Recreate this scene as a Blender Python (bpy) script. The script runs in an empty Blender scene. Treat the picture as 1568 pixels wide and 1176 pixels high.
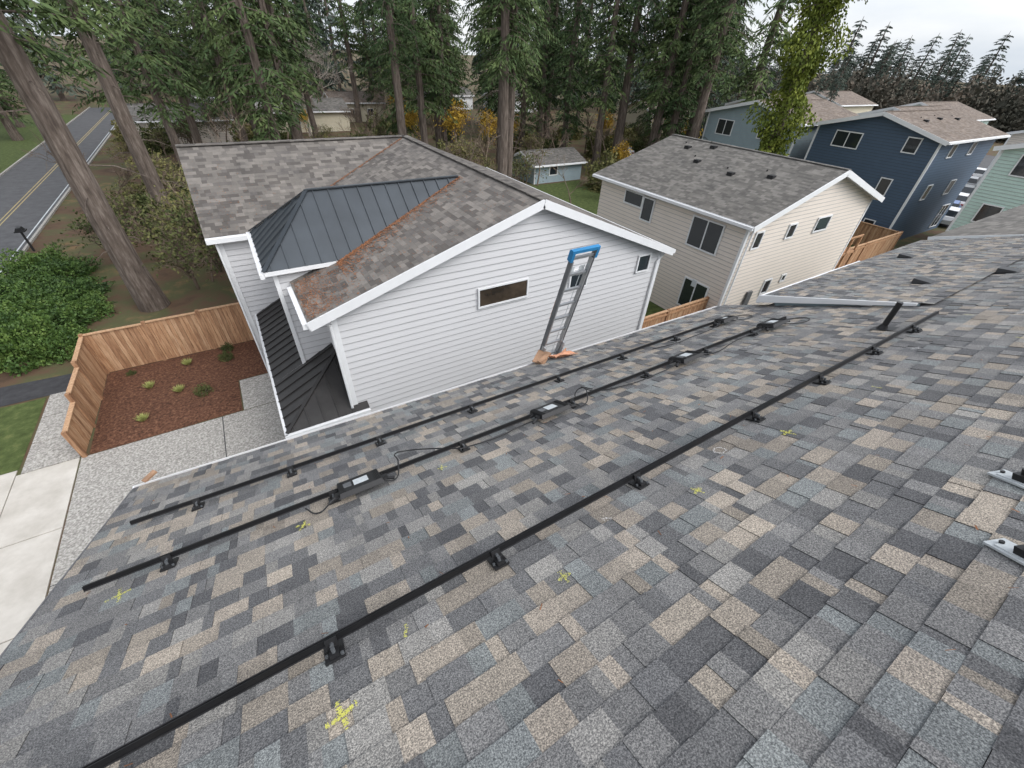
import bpy, math, random
import numpy as np
from mathutils import Vector, Matrix
random.seed(7); rng=np.random.default_rng(7)
H=11.2
scene=bpy.context.scene
# ---------------------------------------------------------------- materials
def newmat(name):
    m=bpy.data.materials.new(name);m.use_nodes=True
    nt=m.node_tree;b=nt.nodes["Principled BSDF"];return m,nt,b
def ramp(nt,stops,interp='LINEAR'):
    r=nt.nodes.new("ShaderNodeValToRGB");r.color_ramp.interpolation=interp
    els=r.color_ramp.elements
    while len(els)<len(stops): els.new(.5)
    for e,(p,c) in zip(els,stops):
        e.position=p;e.color=(*c,1) if len(c)==3 else c
    return r
def noisemat(name,stops,scale=5,detail=5,rough=.85,metal=0,bump=0,bscale=None,coord='Object',stretch=None,spec=.3,rnd=0):
    m,nt,b=newmat(name);L=nt.links
    tc=nt.nodes.new("ShaderNodeTexCoord");src=tc.outputs[coord]
    if stretch:
        mp=nt.nodes.new("ShaderNodeMapping");mp.inputs["Scale"].default_value=stretch;L.new(src,mp.inputs[0]);src=mp.outputs[0]
    n=nt.nodes.new("ShaderNodeTexNoise");n.inputs["Scale"].default_value=scale;n.inputs["Detail"].default_value=detail;n.inputs["Roughness"].default_value=.65
    L.new(src,n.inputs["Vector"])
    r=ramp(nt,stops);fac=n.outputs["Fac"]
    if rnd:
        oi=nt.nodes.new("ShaderNodeObjectInfo");ma=nt.nodes.new("ShaderNodeMath");ma.operation='MULTIPLY_ADD';ma.inputs[1].default_value=rnd;ma.inputs[2].default_value=-rnd/2
        L.new(oi.outputs["Random"],ma.inputs[0]);ad=nt.nodes.new("ShaderNodeMath");ad.operation='ADD';L.new(ma.outputs[0],ad.inputs[0]);L.new(fac,ad.inputs[1]);fac=ad.outputs[0]
    L.new(fac,r.inputs[0]);L.new(r.outputs[0],b.inputs["Base Color"])
    b.inputs["Roughness"].default_value=rough;b.inputs["Metallic"].default_value=metal
    b.inputs["Specular IOR Level"].default_value=spec
    if bump:
        n2=nt.nodes.new("ShaderNodeTexNoise");n2.inputs["Scale"].default_value=bscale or scale*4;n2.inputs["Detail"].default_value=2
        L.new(src,n2.inputs["Vector"]);bp=nt.nodes.new("ShaderNodeBump");bp.inputs["Strength"].default_value=bump;bp.inputs["Distance"].default_value=.02
        L.new(n2.outputs["Fac"],bp.inputs["Height"]);L.new(bp.outputs[0],b.inputs["Normal"])
    return m
def plain(name,c,rough=.6,metal=0,var=.12,scale=2.5,spec=.4,bump=0):
    a=tuple(x*(1-var) for x in c);d=tuple(min(1,x*(1+var)) for x in c)
    return noisemat(name,[(.3,a),(.7,d)],scale=scale,detail=3,rough=rough,metal=metal,spec=spec,bump=bump,bscale=60)
def shingle_attr():
    m,nt,b=newmat("shingle_granules");L=nt.links
    at=nt.nodes.new("ShaderNodeAttribute");at.attribute_name="Col"
    tc=nt.nodes.new("ShaderNodeTexCoord")
    n=nt.nodes.new("ShaderNodeTexNoise");n.inputs["Scale"].default_value=150;n.inputs["Detail"].default_value=3;n.inputs["Roughness"].default_value=.75
    L.new(tc.outputs["Object"],n.inputs["Vector"])
    r=ramp(nt,[(.36,(.36,.36,.37)),(.5,(.95,.95,.95)),(.64,(1.95,1.92,1.86))])
    L.new(n.outputs["Fac"],r.inputs[0])
    n3=nt.nodes.new("ShaderNodeTexNoise");n3.inputs["Scale"].default_value=1.3;n3.inputs["Detail"].default_value=4
    L.new(tc.outputs["Object"],n3.inputs["Vector"]);r3=ramp(nt,[(.3,(.84,.84,.85)),(.7,(1.14,1.13,1.11))]);L.new(n3.outputs["Fac"],r3.inputs[0])
    mx=nt.nodes.new("ShaderNodeMix");mx.data_type='RGBA';mx.blend_type='MULTIPLY';mx.inputs[0].default_value=1
    L.new(at.outputs["Color"],mx.inputs[6]);L.new(r.outputs[0],mx.inputs[7])
    mx2=nt.nodes.new("ShaderNodeMix");mx2.data_type='RGBA';mx2.blend_type='MULTIPLY';mx2.inputs[0].default_value=1
    L.new(mx.outputs[2],mx2.inputs[6]);L.new(r3.outputs[0],mx2.inputs[7]);L.new(mx2.outputs[2],b.inputs["Base Color"])
    b.inputs["Roughness"].default_value=.85;b.inputs["Specular IOR Level"].default_value=.35
    bp=nt.nodes.new("ShaderNodeBump");bp.inputs["Strength"].default_value=.6;bp.inputs["Distance"].default_value=.004
    L.new(n.outputs["Fac"],bp.inputs["Height"]);L.new(bp.outputs[0],b.inputs["Normal"])
    return m
def shingle_uv(name,stops,cw=.26):
    m,nt,b=newmat(name);L=nt.links
    uv=nt.nodes.new("ShaderNodeUVMap");sp=nt.nodes.new("ShaderNodeSeparateXYZ");L.new(uv.outputs[0],sp.inputs[0])
    def M(op,a,bb=None,c=None):
        x=nt.nodes.new("ShaderNodeMath");x.operation=op
        for i,v in enumerate((a,bb,c)):
            if v is None: continue
            if isinstance(v,(int,float)): x.inputs[i].default_value=v
            else: L.new(v,x.inputs[i])
        return x.outputs[0]
    row=M('FLOOR',M('DIVIDE',sp.outputs[1],.15))
    w=nt.nodes.new("ShaderNodeTexWhiteNoise");w.noise_dimensions='1D';L.new(row,w.inputs["W"])
    wv=M('MULTIPLY',M('SINE',M('ADD',M('MULTIPLY',sp.outputs[0],9.0),M('MULTIPLY',w.outputs["Value"],60.0))),.3)
    u2=M('ADD',M('ADD',M('DIVIDE',sp.outputs[0],cw),M('MULTIPLY',w.outputs["Value"],7.3)),wv)
    cell=M('FLOOR',u2)
    cb=nt.nodes.new("ShaderNodeCombineXYZ");L.new(cell,cb.inputs[0]);L.new(row,cb.inputs[1])
    w2=nt.nodes.new("ShaderNodeTexWhiteNoise");w2.noise_dimensions='2D';L.new(cb.outputs[0],w2.inputs["Vector"])
    r=ramp(nt,stops,'CONSTANT');L.new(w2.outputs["Value"],r.inputs[0])
    tc=nt.nodes.new("ShaderNodeTexCoord")
    n=nt.nodes.new("ShaderNodeTexNoise");n.inputs["Scale"].default_value=1.1;n.inputs["Detail"].default_value=8;n.inputs["Roughness"].default_value=.75;L.new(tc.outputs["Object"],n.inputs["Vector"])
    r3=ramp(nt,[(.3,(.68,.68,.68)),(.7,(1.3,1.28,1.24))]);L.new(n.outputs["Fac"],r3.inputs[0])
    mx=nt.nodes.new("ShaderNodeMix");mx.data_type='RGBA';mx.blend_type='MULTIPLY';mx.inputs[0].default_value=1
    L.new(r.outputs[0],mx.inputs[6]);L.new(r3.outputs[0],mx.inputs[7])
    L.new(mx.outputs[2],b.inputs["Base Color"]);b.inputs["Roughness"].default_value=.9;b.inputs["Specular IOR Level"].default_value=.3
    fr=M('FRACT',M('DIVIDE',sp.outputs[1],.15))
    hh=M('ADD',M('MULTIPLY',fr,-1.0),M('MULTIPLY',w2.outputs["Value"],.5))
    bp=nt.nodes.new("ShaderNodeBump");bp.inputs["Strength"].default_value=1;bp.inputs["Distance"].default_value=.025
    L.new(hh,bp.inputs["Height"]);L.new(bp.outputs[0],b.inputs["Normal"])
    return m
M_sh=shingle_attr()
M_sh1=shingle_uv("brown_grey_shingles",[(0,(.09,.082,.076)),(.25,(.138,.127,.117)),(.6,(.172,.158,.145)),(.85,(.115,.106,.10))])
M_sh2=shingle_uv("grey_brown_shingles",[(0,(.11,.105,.098)),(.3,(.145,.138,.128)),(.6,(.175,.166,.155)),(.85,(.128,.121,.113))])
M_sh3=shingle_uv("brown_shingles",[(0,(.14,.11,.09)),(.3,(.18,.147,.122)),(.6,(.21,.175,.15)),(.85,(.16,.13,.108))])
M_white=plain("white_paint",(.68,.685,.69),.5,var=.03)
M_siding=plain("white_siding_paint",(.56,.557,.563),.6,var=.015,scale=.8)
M_lap=plain("siding_lap_shadow",(.31,.31,.315),.8,var=.1)  # lap shadow line painted as a darker strip along each board's bottom
M_cream=plain("cream_siding_paint",(.66,.59,.52),.6,var=.02)
M_blue=plain("navy_siding_paint",(.055,.088,.135),.6,var=.05)
M_gblue=plain("grey_blue_siding_paint",(.25,.32,.35),.6,var=.05)
M_mint=plain("mint_siding_paint",(.45,.58,.52),.6,var=.04)
M_tan=plain("tan_siding_paint",(.5,.45,.33),.6,var=.05)
M_lapd=plain("dark_lap_shadow",(.05,.06,.075),.8,var=.1)  # same painted lap shadow, darker tone for the navy siding
M_glass,nt,b=newmat("window_glass");b.inputs["Base Color"].default_value=(.02,.025,.03,1);b.inputs["Roughness"].default_value=.06;b.inputs["Specular IOR Level"].default_value=.8
M_glassw=plain("window_glass_warm",(.05,.036,.024),.12,var=.6,scale=1.5,spec=.7)
M_metal=plain("standing_seam_metal",(.045,.053,.061),.42,metal=.3,var=.14,scale=1.2,spec=.5)
M_metal2=plain("dark_awning_metal",(.03,.028,.027),.45,metal=.3,var=.25,scale=2,spec=.5)
M_blackm=plain("black_anodized_rail",(.012,.012,.013),.35,metal=.3,var=.15,scale=8)
M_railhi=plain("rail_edge_highlight",(.05,.05,.053),.3,metal=.6,var=.3,scale=12)  # painted highlight: paler colour for thin lines along the black rails
M_blackp=plain("black_plastic",(.014,.014,.015),.45,var=.15,scale=8)
M_drip=plain("grey_drip_edge",(.13,.13,.135),.6,var=.2,scale=8)
M_alu=plain("aluminium",(.36,.37,.38),.38,metal=.5,var=.12,scale=5)
M_aluD=plain("grey_fibreglass",(.11,.115,.12),.5,var=.15,scale=6)
M_rung=plain("rung_metal",(.25,.26,.27),.4,metal=.3,var=.15,scale=6)
M_bluep=plain("blue_plastic",(.02,.17,.36),.5,var=.1)
M_orange=plain("orange_cloth",(.66,.33,.2),.9,var=.15,scale=8)
M_wood=noisemat("cedar_fence_wood",[(.3,(.23,.115,.06)),(.5,(.37,.21,.115)),(.72,(.50,.32,.19))],scale=3,rough=.8,stretch=(5,5,.6),bump=.2)
M_wood2=noisemat("cedar_fence_wood_light",[(.3,(.29,.16,.09)),(.5,(.42,.26,.15)),(.72,(.54,.36,.23))],scale=3,rough=.8,stretch=(5,5,.6),bump=.2)
M_wood3=noisemat("cedar_fence_wood_dark",[(.3,(.18,.088,.048)),(.5,(.29,.16,.088)),(.72,(.40,.25,.145))],scale=3,rough=.8,stretch=(5,5,.6),bump=.2)
M_ply=plain("plywood",(.3,.18,.11),.8,var=.3,scale=6)
M_conc=noisemat("exposed_aggregate_concrete",[(.34,(.17,.158,.143)),(.5,(.32,.305,.28)),(.64,(.49,.47,.43))],scale=16,detail=9,rough=.9,bump=.3,bscale=50)
M_walk=noisemat("broom_finished_concrete",[(.3,(.40,.37,.325)),(.7,(.56,.53,.48))],scale=1.2,detail=9,rough=.9,bump=.15,bscale=60)
M_asph=noisemat("asphalt",[(.3,(.07,.07,.073)),(.7,(.11,.111,.115))],scale=1.5,detail=8,rough=.9,bump=.2,bscale=80)
M_dkasph=noisemat("dark_asphalt",[(.3,(.03,.03,.032)),(.7,(.055,.055,.058))],scale=3,detail=8,rough=.9)
M_yel=plain("road_paint_yellow",(.36,.29,.14),.8,var=.25,scale=5)
M_mulch=noisemat("bark_mulch",[(.3,(.03,.015,.010)),(.47,(.09,.041,.024)),(.6,(.15,.07,.041)),(.75,(.28,.17,.11))],scale=12,detail=9,rough=.95,bump=1,bscale=26)
M_grass=noisemat("lawn",[(.3,(.035,.05,.012)),(.55,(.07,.095,.027)),(.75,(.13,.14,.05))],scale=3,detail=9,rough=.95,bump=.6,bscale=50)
M_floor=noisemat("forest_floor",[(.3,(.045,.03,.02)),(.45,(.10,.062,.038)),(.57,(.075,.08,.035)),(.72,(.2,.115,.06))],scale=.35,detail=10,rough=.95,bump=.8,bscale=4)
M_bark=noisemat("fir_bark",[(.3,(.05,.038,.031)),(.5,(.105,.083,.068)),(.7,(.19,.158,.135))],scale=4,detail=6,rough=.95,stretch=(2.2,2.2,.35),bump=1,bscale=5)
M_fir=noisemat("fir_needles",[(.22,(.022,.042,.018)),(.5,(.05,.080,.032)),(.78,(.11,.148,.055))],scale=.5,detail=2,rough=.8,rnd=.3,spec=.15)
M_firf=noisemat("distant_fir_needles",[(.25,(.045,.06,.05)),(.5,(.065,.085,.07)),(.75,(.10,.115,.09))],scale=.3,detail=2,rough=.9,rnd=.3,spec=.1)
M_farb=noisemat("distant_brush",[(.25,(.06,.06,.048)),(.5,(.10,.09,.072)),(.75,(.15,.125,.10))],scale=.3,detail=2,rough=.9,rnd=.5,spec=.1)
M_ivy=noisemat("ivy_leaves",[(.3,(.05,.075,.012)),(.5,(.11,.14,.02)),(.72,(.21,.235,.04))],scale=1.2,detail=3,rough=.7,spec=.2)
M_laur=noisemat("shrub_leaves",[(.3,(.025,.055,.014)),(.5,(.07,.125,.027)),(.72,(.17,.24,.06))],scale=1.5,detail=3,rough=.6,spec=.3,rnd=.25)
M_bgreen=noisemat("understory_leaves",[(.3,(.045,.06,.02)),(.5,(.09,.10,.036)),(.72,(.18,.165,.065))],scale=.7,detail=2,rough=.8,rnd=.4,spec=.2)
M_yleaf=noisemat("yellow_autumn_leaves",[(.3,(.2,.12,.02)),(.5,(.42,.27,.04)),(.72,(.6,.42,.08))],scale=1,detail=2,rough=.8,rnd=.3,spec=.2)
M_twig=noisemat("bare_twigs",[(.3,(.10,.075,.056)),(.7,(.24,.185,.14))],scale=1,detail=2,rough=.9,rnd=.4)
M_twigl=noisemat("pale_bare_twigs",[(.3,(.22,.19,.16)),(.7,(.36,.32,.28))],scale=1,detail=2,rough=.9)
M_leaf=plain("fallen_needles",(.24,.105,.05),.95,var=.5,scale=9)
M_chy=plain("yellow_chalk",(.62,.6,.13),.9,var=.15,scale=20)
M_chw=plain("white_chalk",(.7,.7,.7),.9,var=.1,scale=20)
M_red=plain("red_paint",(.35,.03,.02),.3,var=.1)
M_carw=plain("white_car_paint",(.7,.7,.72),.25,var=.02)
M_carb=plain("blue_car_paint",(.03,.1,.3),.25,var=.05)
M_carg=plain("grey_car_paint",(.08,.085,.09),.25,var=.05)
M_label=plain("paper_label",(.5,.53,.54),.6,var=.15,scale=30)
# ---------------------------------------------------------------- builder
class MB:
    def __init__(s): s.v=[];s.f=[];s.m=[];s.c=[]
    def face(s,pts,m=0,col=None):
        i=len(s.v);s.v+=[tuple(p) for p in pts];s.f.append(tuple(range(i,i+len(pts))));s.m.append(m);s.c.append(col)
    def hexa(s,p,m=0,col=None):
        for q in ((3,2,1,0),(4,5,6,7),(0,1,5,4),(1,2,6,5),(2,3,7,6),(3,0,4,7)): s.face([p[k] for k in q],m,col)
    def box(s,x0,x1,y0,y1,z0,z1,m=0):
        s.hexa([(x0,y0,z0),(x1,y0,z0),(x1,y1,z0),(x0,y1,z0),(x0,y0,z1),(x1,y0,z1),(x1,y1,z1),(x0,y1,z1)],m)
    def beam(s,a,b,w,h,up=(0,0,1),m=0):
        a=Vector(a);b=Vector(b);d=(b-a).normalized();up=Vector(up);sd=d.cross(up).normalized();u=sd.cross(d)
        o=[sd*(-w/2)-u*h/2,sd*(w/2)-u*h/2,sd*(w/2)+u*h/2,sd*(-w/2)+u*h/2]
        s.hexa([a+o[0],a+o[1],b+o[1],b+o[0],a+o[3],a+o[2],b+o[2],b+o[3]],m)
    def cyl(s,a,b,r0,r1,n=8,m=0,caps=True):
        a=Vector(a);b=Vector(b);d=(b-a).normalized();t=d.cross(Vector((0,0,1)) if abs(d.z)<.9 else Vector((1,0,0))).normalized();u=t.cross(d)
        A=[a+(t*math.cos(2*math.pi*k/n)+u*math.sin(2*math.pi*k/n))*r0 for k in range(n)]
        B=[b+(t*math.cos(2*math.pi*k/n)+u*math.sin(2*math.pi*k/n))*r1 for k in range(n)]
        for k in range(n): s.face([A[k],A[(k+1)%n],B[(k+1)%n],B[k]],m)
        if caps: s.face(A[::-1],m);s.face(B,m)
    def build(s,name,mats,parent=None,smooth=False,off=H):
        me=bpy.data.meshes.new(name);me.from_pydata([(x,y,z+off) for x,y,z in s.v],[],s.f)
        for mt in mats: me.materials.append(mt)
        me.polygons.foreach_set("material_index",s.m)
        uvl=me.uv_layers.new(name="UVMap");uv=np.zeros(len(me.loops)*2)
        k=0
        for f in s.f:
            a=Vector(s.v[f[0]]);n=(Vector(s.v[f[1]])-a).cross(Vector(s.v[f[2]])-a)
            if n.length<1e-9: k+=len(f);continue
            n.normalize()
            if n.z<0:n=-n
            t=Vector((0,0,1)).cross(n)
            t=t.normalized() if t.length>.02 else Vector((1,0,0))
            b=n.cross(t)
            for i in f:
                p=Vector(s.v[i]);uv[2*k]=p.dot(t);uv[2*k+1]=p.dot(b);k+=1
        uvl.data.foreach_set("uv",uv)
        if any(c is not None for c in s.c):
            ca=me.color_attributes.new("Col",'FLOAT_COLOR','CORNER');arr=[]
            for f,c in zip(s.f,s.c):
                c=c or (.1,.1,.1)
                arr+=[c[0],c[1],c[2],1]*len(f)
            ca.data.foreach_set("color",arr)
        if smooth: me.polygons.foreach_set("use_smooth",[True]*len(me.polygons))
        me.update()
        ob=bpy.data.objects.new(name,me);scene.collection.objects.link(ob)
        if parent: ob.parent=parent
        return ob
def empty(name,loc=(0,0,0)):
    e=bpy.data.objects.new(name,None);scene.collection.objects.link(e);e.location=loc;return e
def clip(poly,lo,hi):
    def half(p,f):
        o=[]
        for i in range(len(p)):
            a,b=p[i],p[(i+1)%len(p)];fa,fb=f(a),f(b)
            if fa>=0:o.append(a)
            if (fa>=0)!=(fb>=0):
                t=fa/(fa-fb);o.append((a[0]+(b[0]-a[0])*t,a[1]+(b[1]-a[1])*t))
        return o
    p=half(poly,lambda q:q[1]-lo)
    if len(p)>2:p=half(p,lambda q:hi-q[1])
    return p if len(p)>2 else []
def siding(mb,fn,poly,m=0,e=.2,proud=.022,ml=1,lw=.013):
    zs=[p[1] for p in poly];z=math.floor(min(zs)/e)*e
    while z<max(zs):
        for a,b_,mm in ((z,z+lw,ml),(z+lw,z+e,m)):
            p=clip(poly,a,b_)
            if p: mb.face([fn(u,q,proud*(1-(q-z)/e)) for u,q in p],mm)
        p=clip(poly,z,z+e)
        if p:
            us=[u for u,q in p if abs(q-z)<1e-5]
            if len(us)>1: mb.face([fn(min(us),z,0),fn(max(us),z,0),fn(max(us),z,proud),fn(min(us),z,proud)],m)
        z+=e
def window(mb,fn,u0,u1,z0,z1,mf,mg,fw=.09,mull=None):
    def bx(a,b,c,d,o0,o1,m):
        mb.hexa([fn(a,c,o0),fn(b,c,o0),fn(b,c,o1),fn(a,c,o1),fn(a,d,o0),fn(b,d,o0),fn(b,d,o1),fn(a,d,o1)],m)
    bx(u0-fw,u1+fw,z0-fw,z0,0,.06,mf);bx(u0-fw,u1+fw,z1,z1+fw,0,.06,mf)
    bx(u0-fw,u0,z0,z1,0,.06,mf);bx(u1,u1+fw,z0,z1,0,.06,mf)
    if mull is None: mull=(u1-u0)>1.0 and (z1-z0)>.8
    if mull: c=(u0+u1)/2;bx(c-.03,c+.03,z0,z1,.026,.05,mf)
    mb.face([fn(u0,z0,.028),fn(u1,z0,.028),fn(u1,z1,.028),fn(u0,z1,.028)],mg)
def slab(mb,pts,th,mt=0,ms=1):
    bt=[(p[0],p[1],p[2]-th) for p in pts];n=len(pts)
    mb.face(pts,mt);mb.face(bt[::-1],ms)
    for i in range(n): mb.face([pts[i],bt[i],bt[(i+1)%n],pts[(i+1)%n]],ms)
def seams(mb,pts,m,step=.42,w=.025,h=.035):
    P=[Vector(p) for p in pts];n=(P[1]-P[0]).cross(P[2]-P[0]).normalized()
    if n.z<0:n=-n
    t=Vector((0,0,1)).cross(n).normalized();b=n.cross(t)
    q=[(p.dot(b),p.dot(t)) for p in P];lo=min(a[1] for a in q);hi=max(a[1] for a in q)
    d0=P[0].dot(n);u=lo+step*.5
    while u<hi:
        xs=[]
        for i in range(len(q)):
            a,c=q[i],q[(i+1)%len(q)]
            if (a[1]-u)*(c[1]-u)<0: xs.append(a[0]+(c[0]-a[0])*(u-a[1])/(c[1]-a[1]))
        if len(xs)>=2:
            A=b*min(xs)+t*u+n*(d0+h/2);B=b*max(xs)+t*u+n*(d0+h/2)
            if (B-A).length>.1: mb.beam(A,B,w,h,up=n,m=m)
        u+=step
# ---------------------------------------------------------------- our roof
T=math.tan(math.radians(25.3));CS=math.cos(math.radians(25.3));SN=math.sin(math.radians(25.3))
def RP(x,y,h=0):
    kk=.09-.0139*(min(x,9)+2.2)
    yy=y*(1+kk*y/4.6) if y>0 else y
    return Vector((x,yy+SN*h,-2-T*yy+CS*h))
def DP(x,y,h=0):
    a=math.atan(.39);yy=y
    return Vector((x,yy+math.sin(a)*h,-2.515-.39*(yy-1.15)+math.cos(a)*h))
PAL=[((.088,.089,.093),11),((.122,.123,.126),17),((.165,.164,.163),22),((.172,.184,.185),12),((.225,.219,.208),16),((.285,.252,.214),13),((.235,.209,.178),11)]
pc=[p for p,w in PAL];pw=[w for p,w in PAL]
def shingles(name,fn,x0,x1,y0,y1,parent,e=.143*.904):
    mb=MB();n=int(round((y1-y0)/e));e=(y1-y0)/n
    for i in range(n):
        ya=y0+i*e;yb=ya+e
        x=x0+0.0
        while x<x1-1e-6:
            r=random.random()
            w=random.uniform(.05,.12) if r<.4 else random.uniform(.12,.21)
            xe=min(x+w,x1)
            raised=random.random()<.5
            c=random.choices(pc,pw)[0];j=random.uniform(.86,1.14);c=tuple(k*j for k in c)
            hb=.0085+(.005 if raised else 0)+random.uniform(-.0008,.0008);ht=.002+(.004 if raised else 0)
            yo=random.uniform(-.003,.003)
            a,b_,c_,d=fn(x,ya,ht),fn(xe,ya,ht),fn(xe,yb+yo,hb),fn(x,yb+yo,hb)
            mb.face([d,c_,b_,a],0,c)
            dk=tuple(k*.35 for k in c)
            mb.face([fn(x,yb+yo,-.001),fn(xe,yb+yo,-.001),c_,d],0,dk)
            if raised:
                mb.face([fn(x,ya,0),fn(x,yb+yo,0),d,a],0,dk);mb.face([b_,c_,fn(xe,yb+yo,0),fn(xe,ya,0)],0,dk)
            x=xe
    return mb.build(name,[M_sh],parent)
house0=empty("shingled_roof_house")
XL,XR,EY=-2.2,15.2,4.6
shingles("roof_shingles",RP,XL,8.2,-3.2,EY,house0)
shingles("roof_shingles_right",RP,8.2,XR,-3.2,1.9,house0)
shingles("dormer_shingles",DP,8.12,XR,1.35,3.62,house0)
mb=MB()
slab(mb,[RP(XL,EY,-.004),RP(8.2,EY,-.004),RP(8.2,-3.2,-.004),RP(XL,-3.2,-.004)],.2,0,1)
slab(mb,[RP(8.201,3.7,-.006),RP(XR,3.7,-.006),RP(XR,-3.2,-.006),RP(8.201,-3.2,-.006)],.2,0,1)
slab(mb,[DP(8.1,3.62,-.004),DP(XR+.05,3.62,-.004),DP(XR+.05,2.0,-.004),DP(8.1,2.0,-.004)],.08,0,1)
r0=RP(XL,-3.2);r1=RP(XR,-3.2)
slab(mb,[r0,r1,(XR,-11,r1.z-3.7),(XL,-11,r0.z-3.7)],.2,2,1)
mb.face([DP(8.14,3.5,-.01),RP(8.14,3.5,.0),RP(8.14,1.5,.0),DP(8.14,1.5,-.01)],3)
a0_,a1_=DP(8.08,3.68,.014),DP(8.08,1.5,.014)
def dd(p,z,x=0): return (p.x+x,p.y,p.z-z)
mb.hexa([dd(a0_,.15,-.04),dd(a1_,.04,-.04),dd(a1_,.04),dd(a0_,.15),dd(a0_,0,-.04),dd(a1_,0,-.04),dd(a1_,0),dd(a0_,0)],1)
mb.beam(DP(8.06,3.68,-.07),DP(12,3.68,-.07),.04,.16,m=1)
mb.build("roof_deck",[M_blackp,M_white,M_sh2,M_gblue],house0)
mb=MB()
def fY(y): return lambda u,z,o:(u,y-o,z)
def fX(x): return lambda u,z,o:(x-o,u,z)
def fYp(y): return lambda u,z,o:(u,y+o,z)
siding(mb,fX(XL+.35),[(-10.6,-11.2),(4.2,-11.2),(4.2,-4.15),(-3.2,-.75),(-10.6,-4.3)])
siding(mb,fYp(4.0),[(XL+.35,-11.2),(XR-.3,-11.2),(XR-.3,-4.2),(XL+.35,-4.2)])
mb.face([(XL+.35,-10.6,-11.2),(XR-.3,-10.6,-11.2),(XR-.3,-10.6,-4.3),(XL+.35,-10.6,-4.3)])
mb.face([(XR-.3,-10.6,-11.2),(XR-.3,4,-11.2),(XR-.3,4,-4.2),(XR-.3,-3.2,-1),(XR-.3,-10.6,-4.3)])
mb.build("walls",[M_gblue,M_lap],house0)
mb=MB()
A=RP(XL-.02,EY,0);B=RP(8.1,EY,0)
mb.beam(A+Vector((0,.01,-.1)),B+Vector((0,.01,-.1)),.02,.18,m=0)
mb.beam(A+Vector((0,.045,-.14)),B+Vector((0,.045,-.14)),.07,.012,m=0)
mb.beam(A+Vector((0,.085,-.085)),B+Vector((0,.085,-.085)),.008,.11,m=0)
mb.beam(A+Vector((0,.045,-.10)),B+Vector((0,.045,-.10)),.06,.02,m=1)
mb.box(A.x-.012,A.x,A.y+.01,A.y+.09,A.z-.145,A.z-.03,0)
mb.build("gutter",[M_white,M_leaf],house0)
mb=MB()
mb.beam(RP(XL-.008,EY,.002),RP(XL-.008,-3.2,.002),.014,.014,m=0)
mb.build("rake_drip_edge",[M_drip],house0)
mb=MB()
for i in range(170):
    x=random.uniform(-2,8);y=random.uniform(-.5,4.5) if random.random()<.6 else random.choice([1.2,2.75,3.6])+random.gauss(0,.06)
    a=random.random()*3.14;l=random.uniform(.006,.022);w_=random.uniform(.001,.004)
    c,s=math.cos(a),math.sin(a)
    mb.face([RP(x-c*l-s*w_,y-s*l+c*w_,.0165),RP(x-c*l+s*w_,y-s*l-c*w_,.0165),RP(x+c*l+s*w_,y+s*l-c*w_,.018),RP(x+c*l-s*w_,y+s*l+c*w_,.018)])
mb.build("fallen_needle_litter",[M_leaf])
# ---------------------------------------------------------------- solar rails
def rail(y,xa,xb,mounts):
    e=empty("solar_mounting_rail")
    mb=MB();n=Vector((0,SN,CS))
    A,B=RP(xa,y,.075),RP(xb,y,.075)
    mb.beam(A,B,.022,.036,up=n,m=0)
    for s in (-1,1):
        o=Vector((0,CS,-SN))*.0085*s+n*.021
        mb.beam(A+o,B+o,.005,.007,up=n,m=1 if s>0 else 0)
    mb.beam(A-Vector((0,CS,-SN))*.014-n*.012,B-Vector((0,CS,-SN))*.014-n*.012,.006,.006,up=n,m=1)
    mb.build("rail_extrusion",[M_blackm,M_railhi],e)
    mb=MB()
    for x in mounts:
        if not xa<x<xb: continue
        def Q(dx,dy,h): return RP(x,y,h)+Vector((dx,-CS*dy,SN*dy))
        def bx(x0,x1,y0,y1,h0,h1,m=0):
            mb.hexa([Q(x0,y0,h0),Q(x1,y0,h0),Q(x1,y1,h0),Q(x0,y1,h0),Q(x0,y0,h1),Q(x1,y0,h1),Q(x1,y1,h1),Q(x0,y1,h1)],m)
        bx(-.05,.05,-.04,.09,.012,.026)
        bx(-.030,.030,.016,.026,.026,.10)
        bx(-.024,.024,.026,.08,.026,.045)
        mb.cyl(Q(0,.02,.07),Q(0,.045,.07),.011,.011,8,1)
        mb.cyl(Q(0,.058,.024),Q(0,.058,.07),.011,.011,8,1)
        mb.cyl(Q(-.038,.05,.024),Q(-.038,.05,.038),.01,.01,6,1)
        mb.cyl(Q(.038,.078,.024),Q(.038,.078,.038),.01,.01,6,1)
    mb.build("mount_feet",[M_blackp,M_carg],e)
    return e
rail(1.13,-2.5,7.45,[x*.96 for x in (-1.9,-.31,.73,2.01,3.54,4.71,5.88,6.95)])
rail(2.66,-1.88,6.95,[x*.96 for x in (-1.42,-.1,1.26,2.75,4.0,5.2,6.3)])
rail(3.52,-1.86,6.85,[x*.96 for x in (-1.37,-.45,.57,1.83,3.26,4.5,5.7,6.7)])
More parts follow.
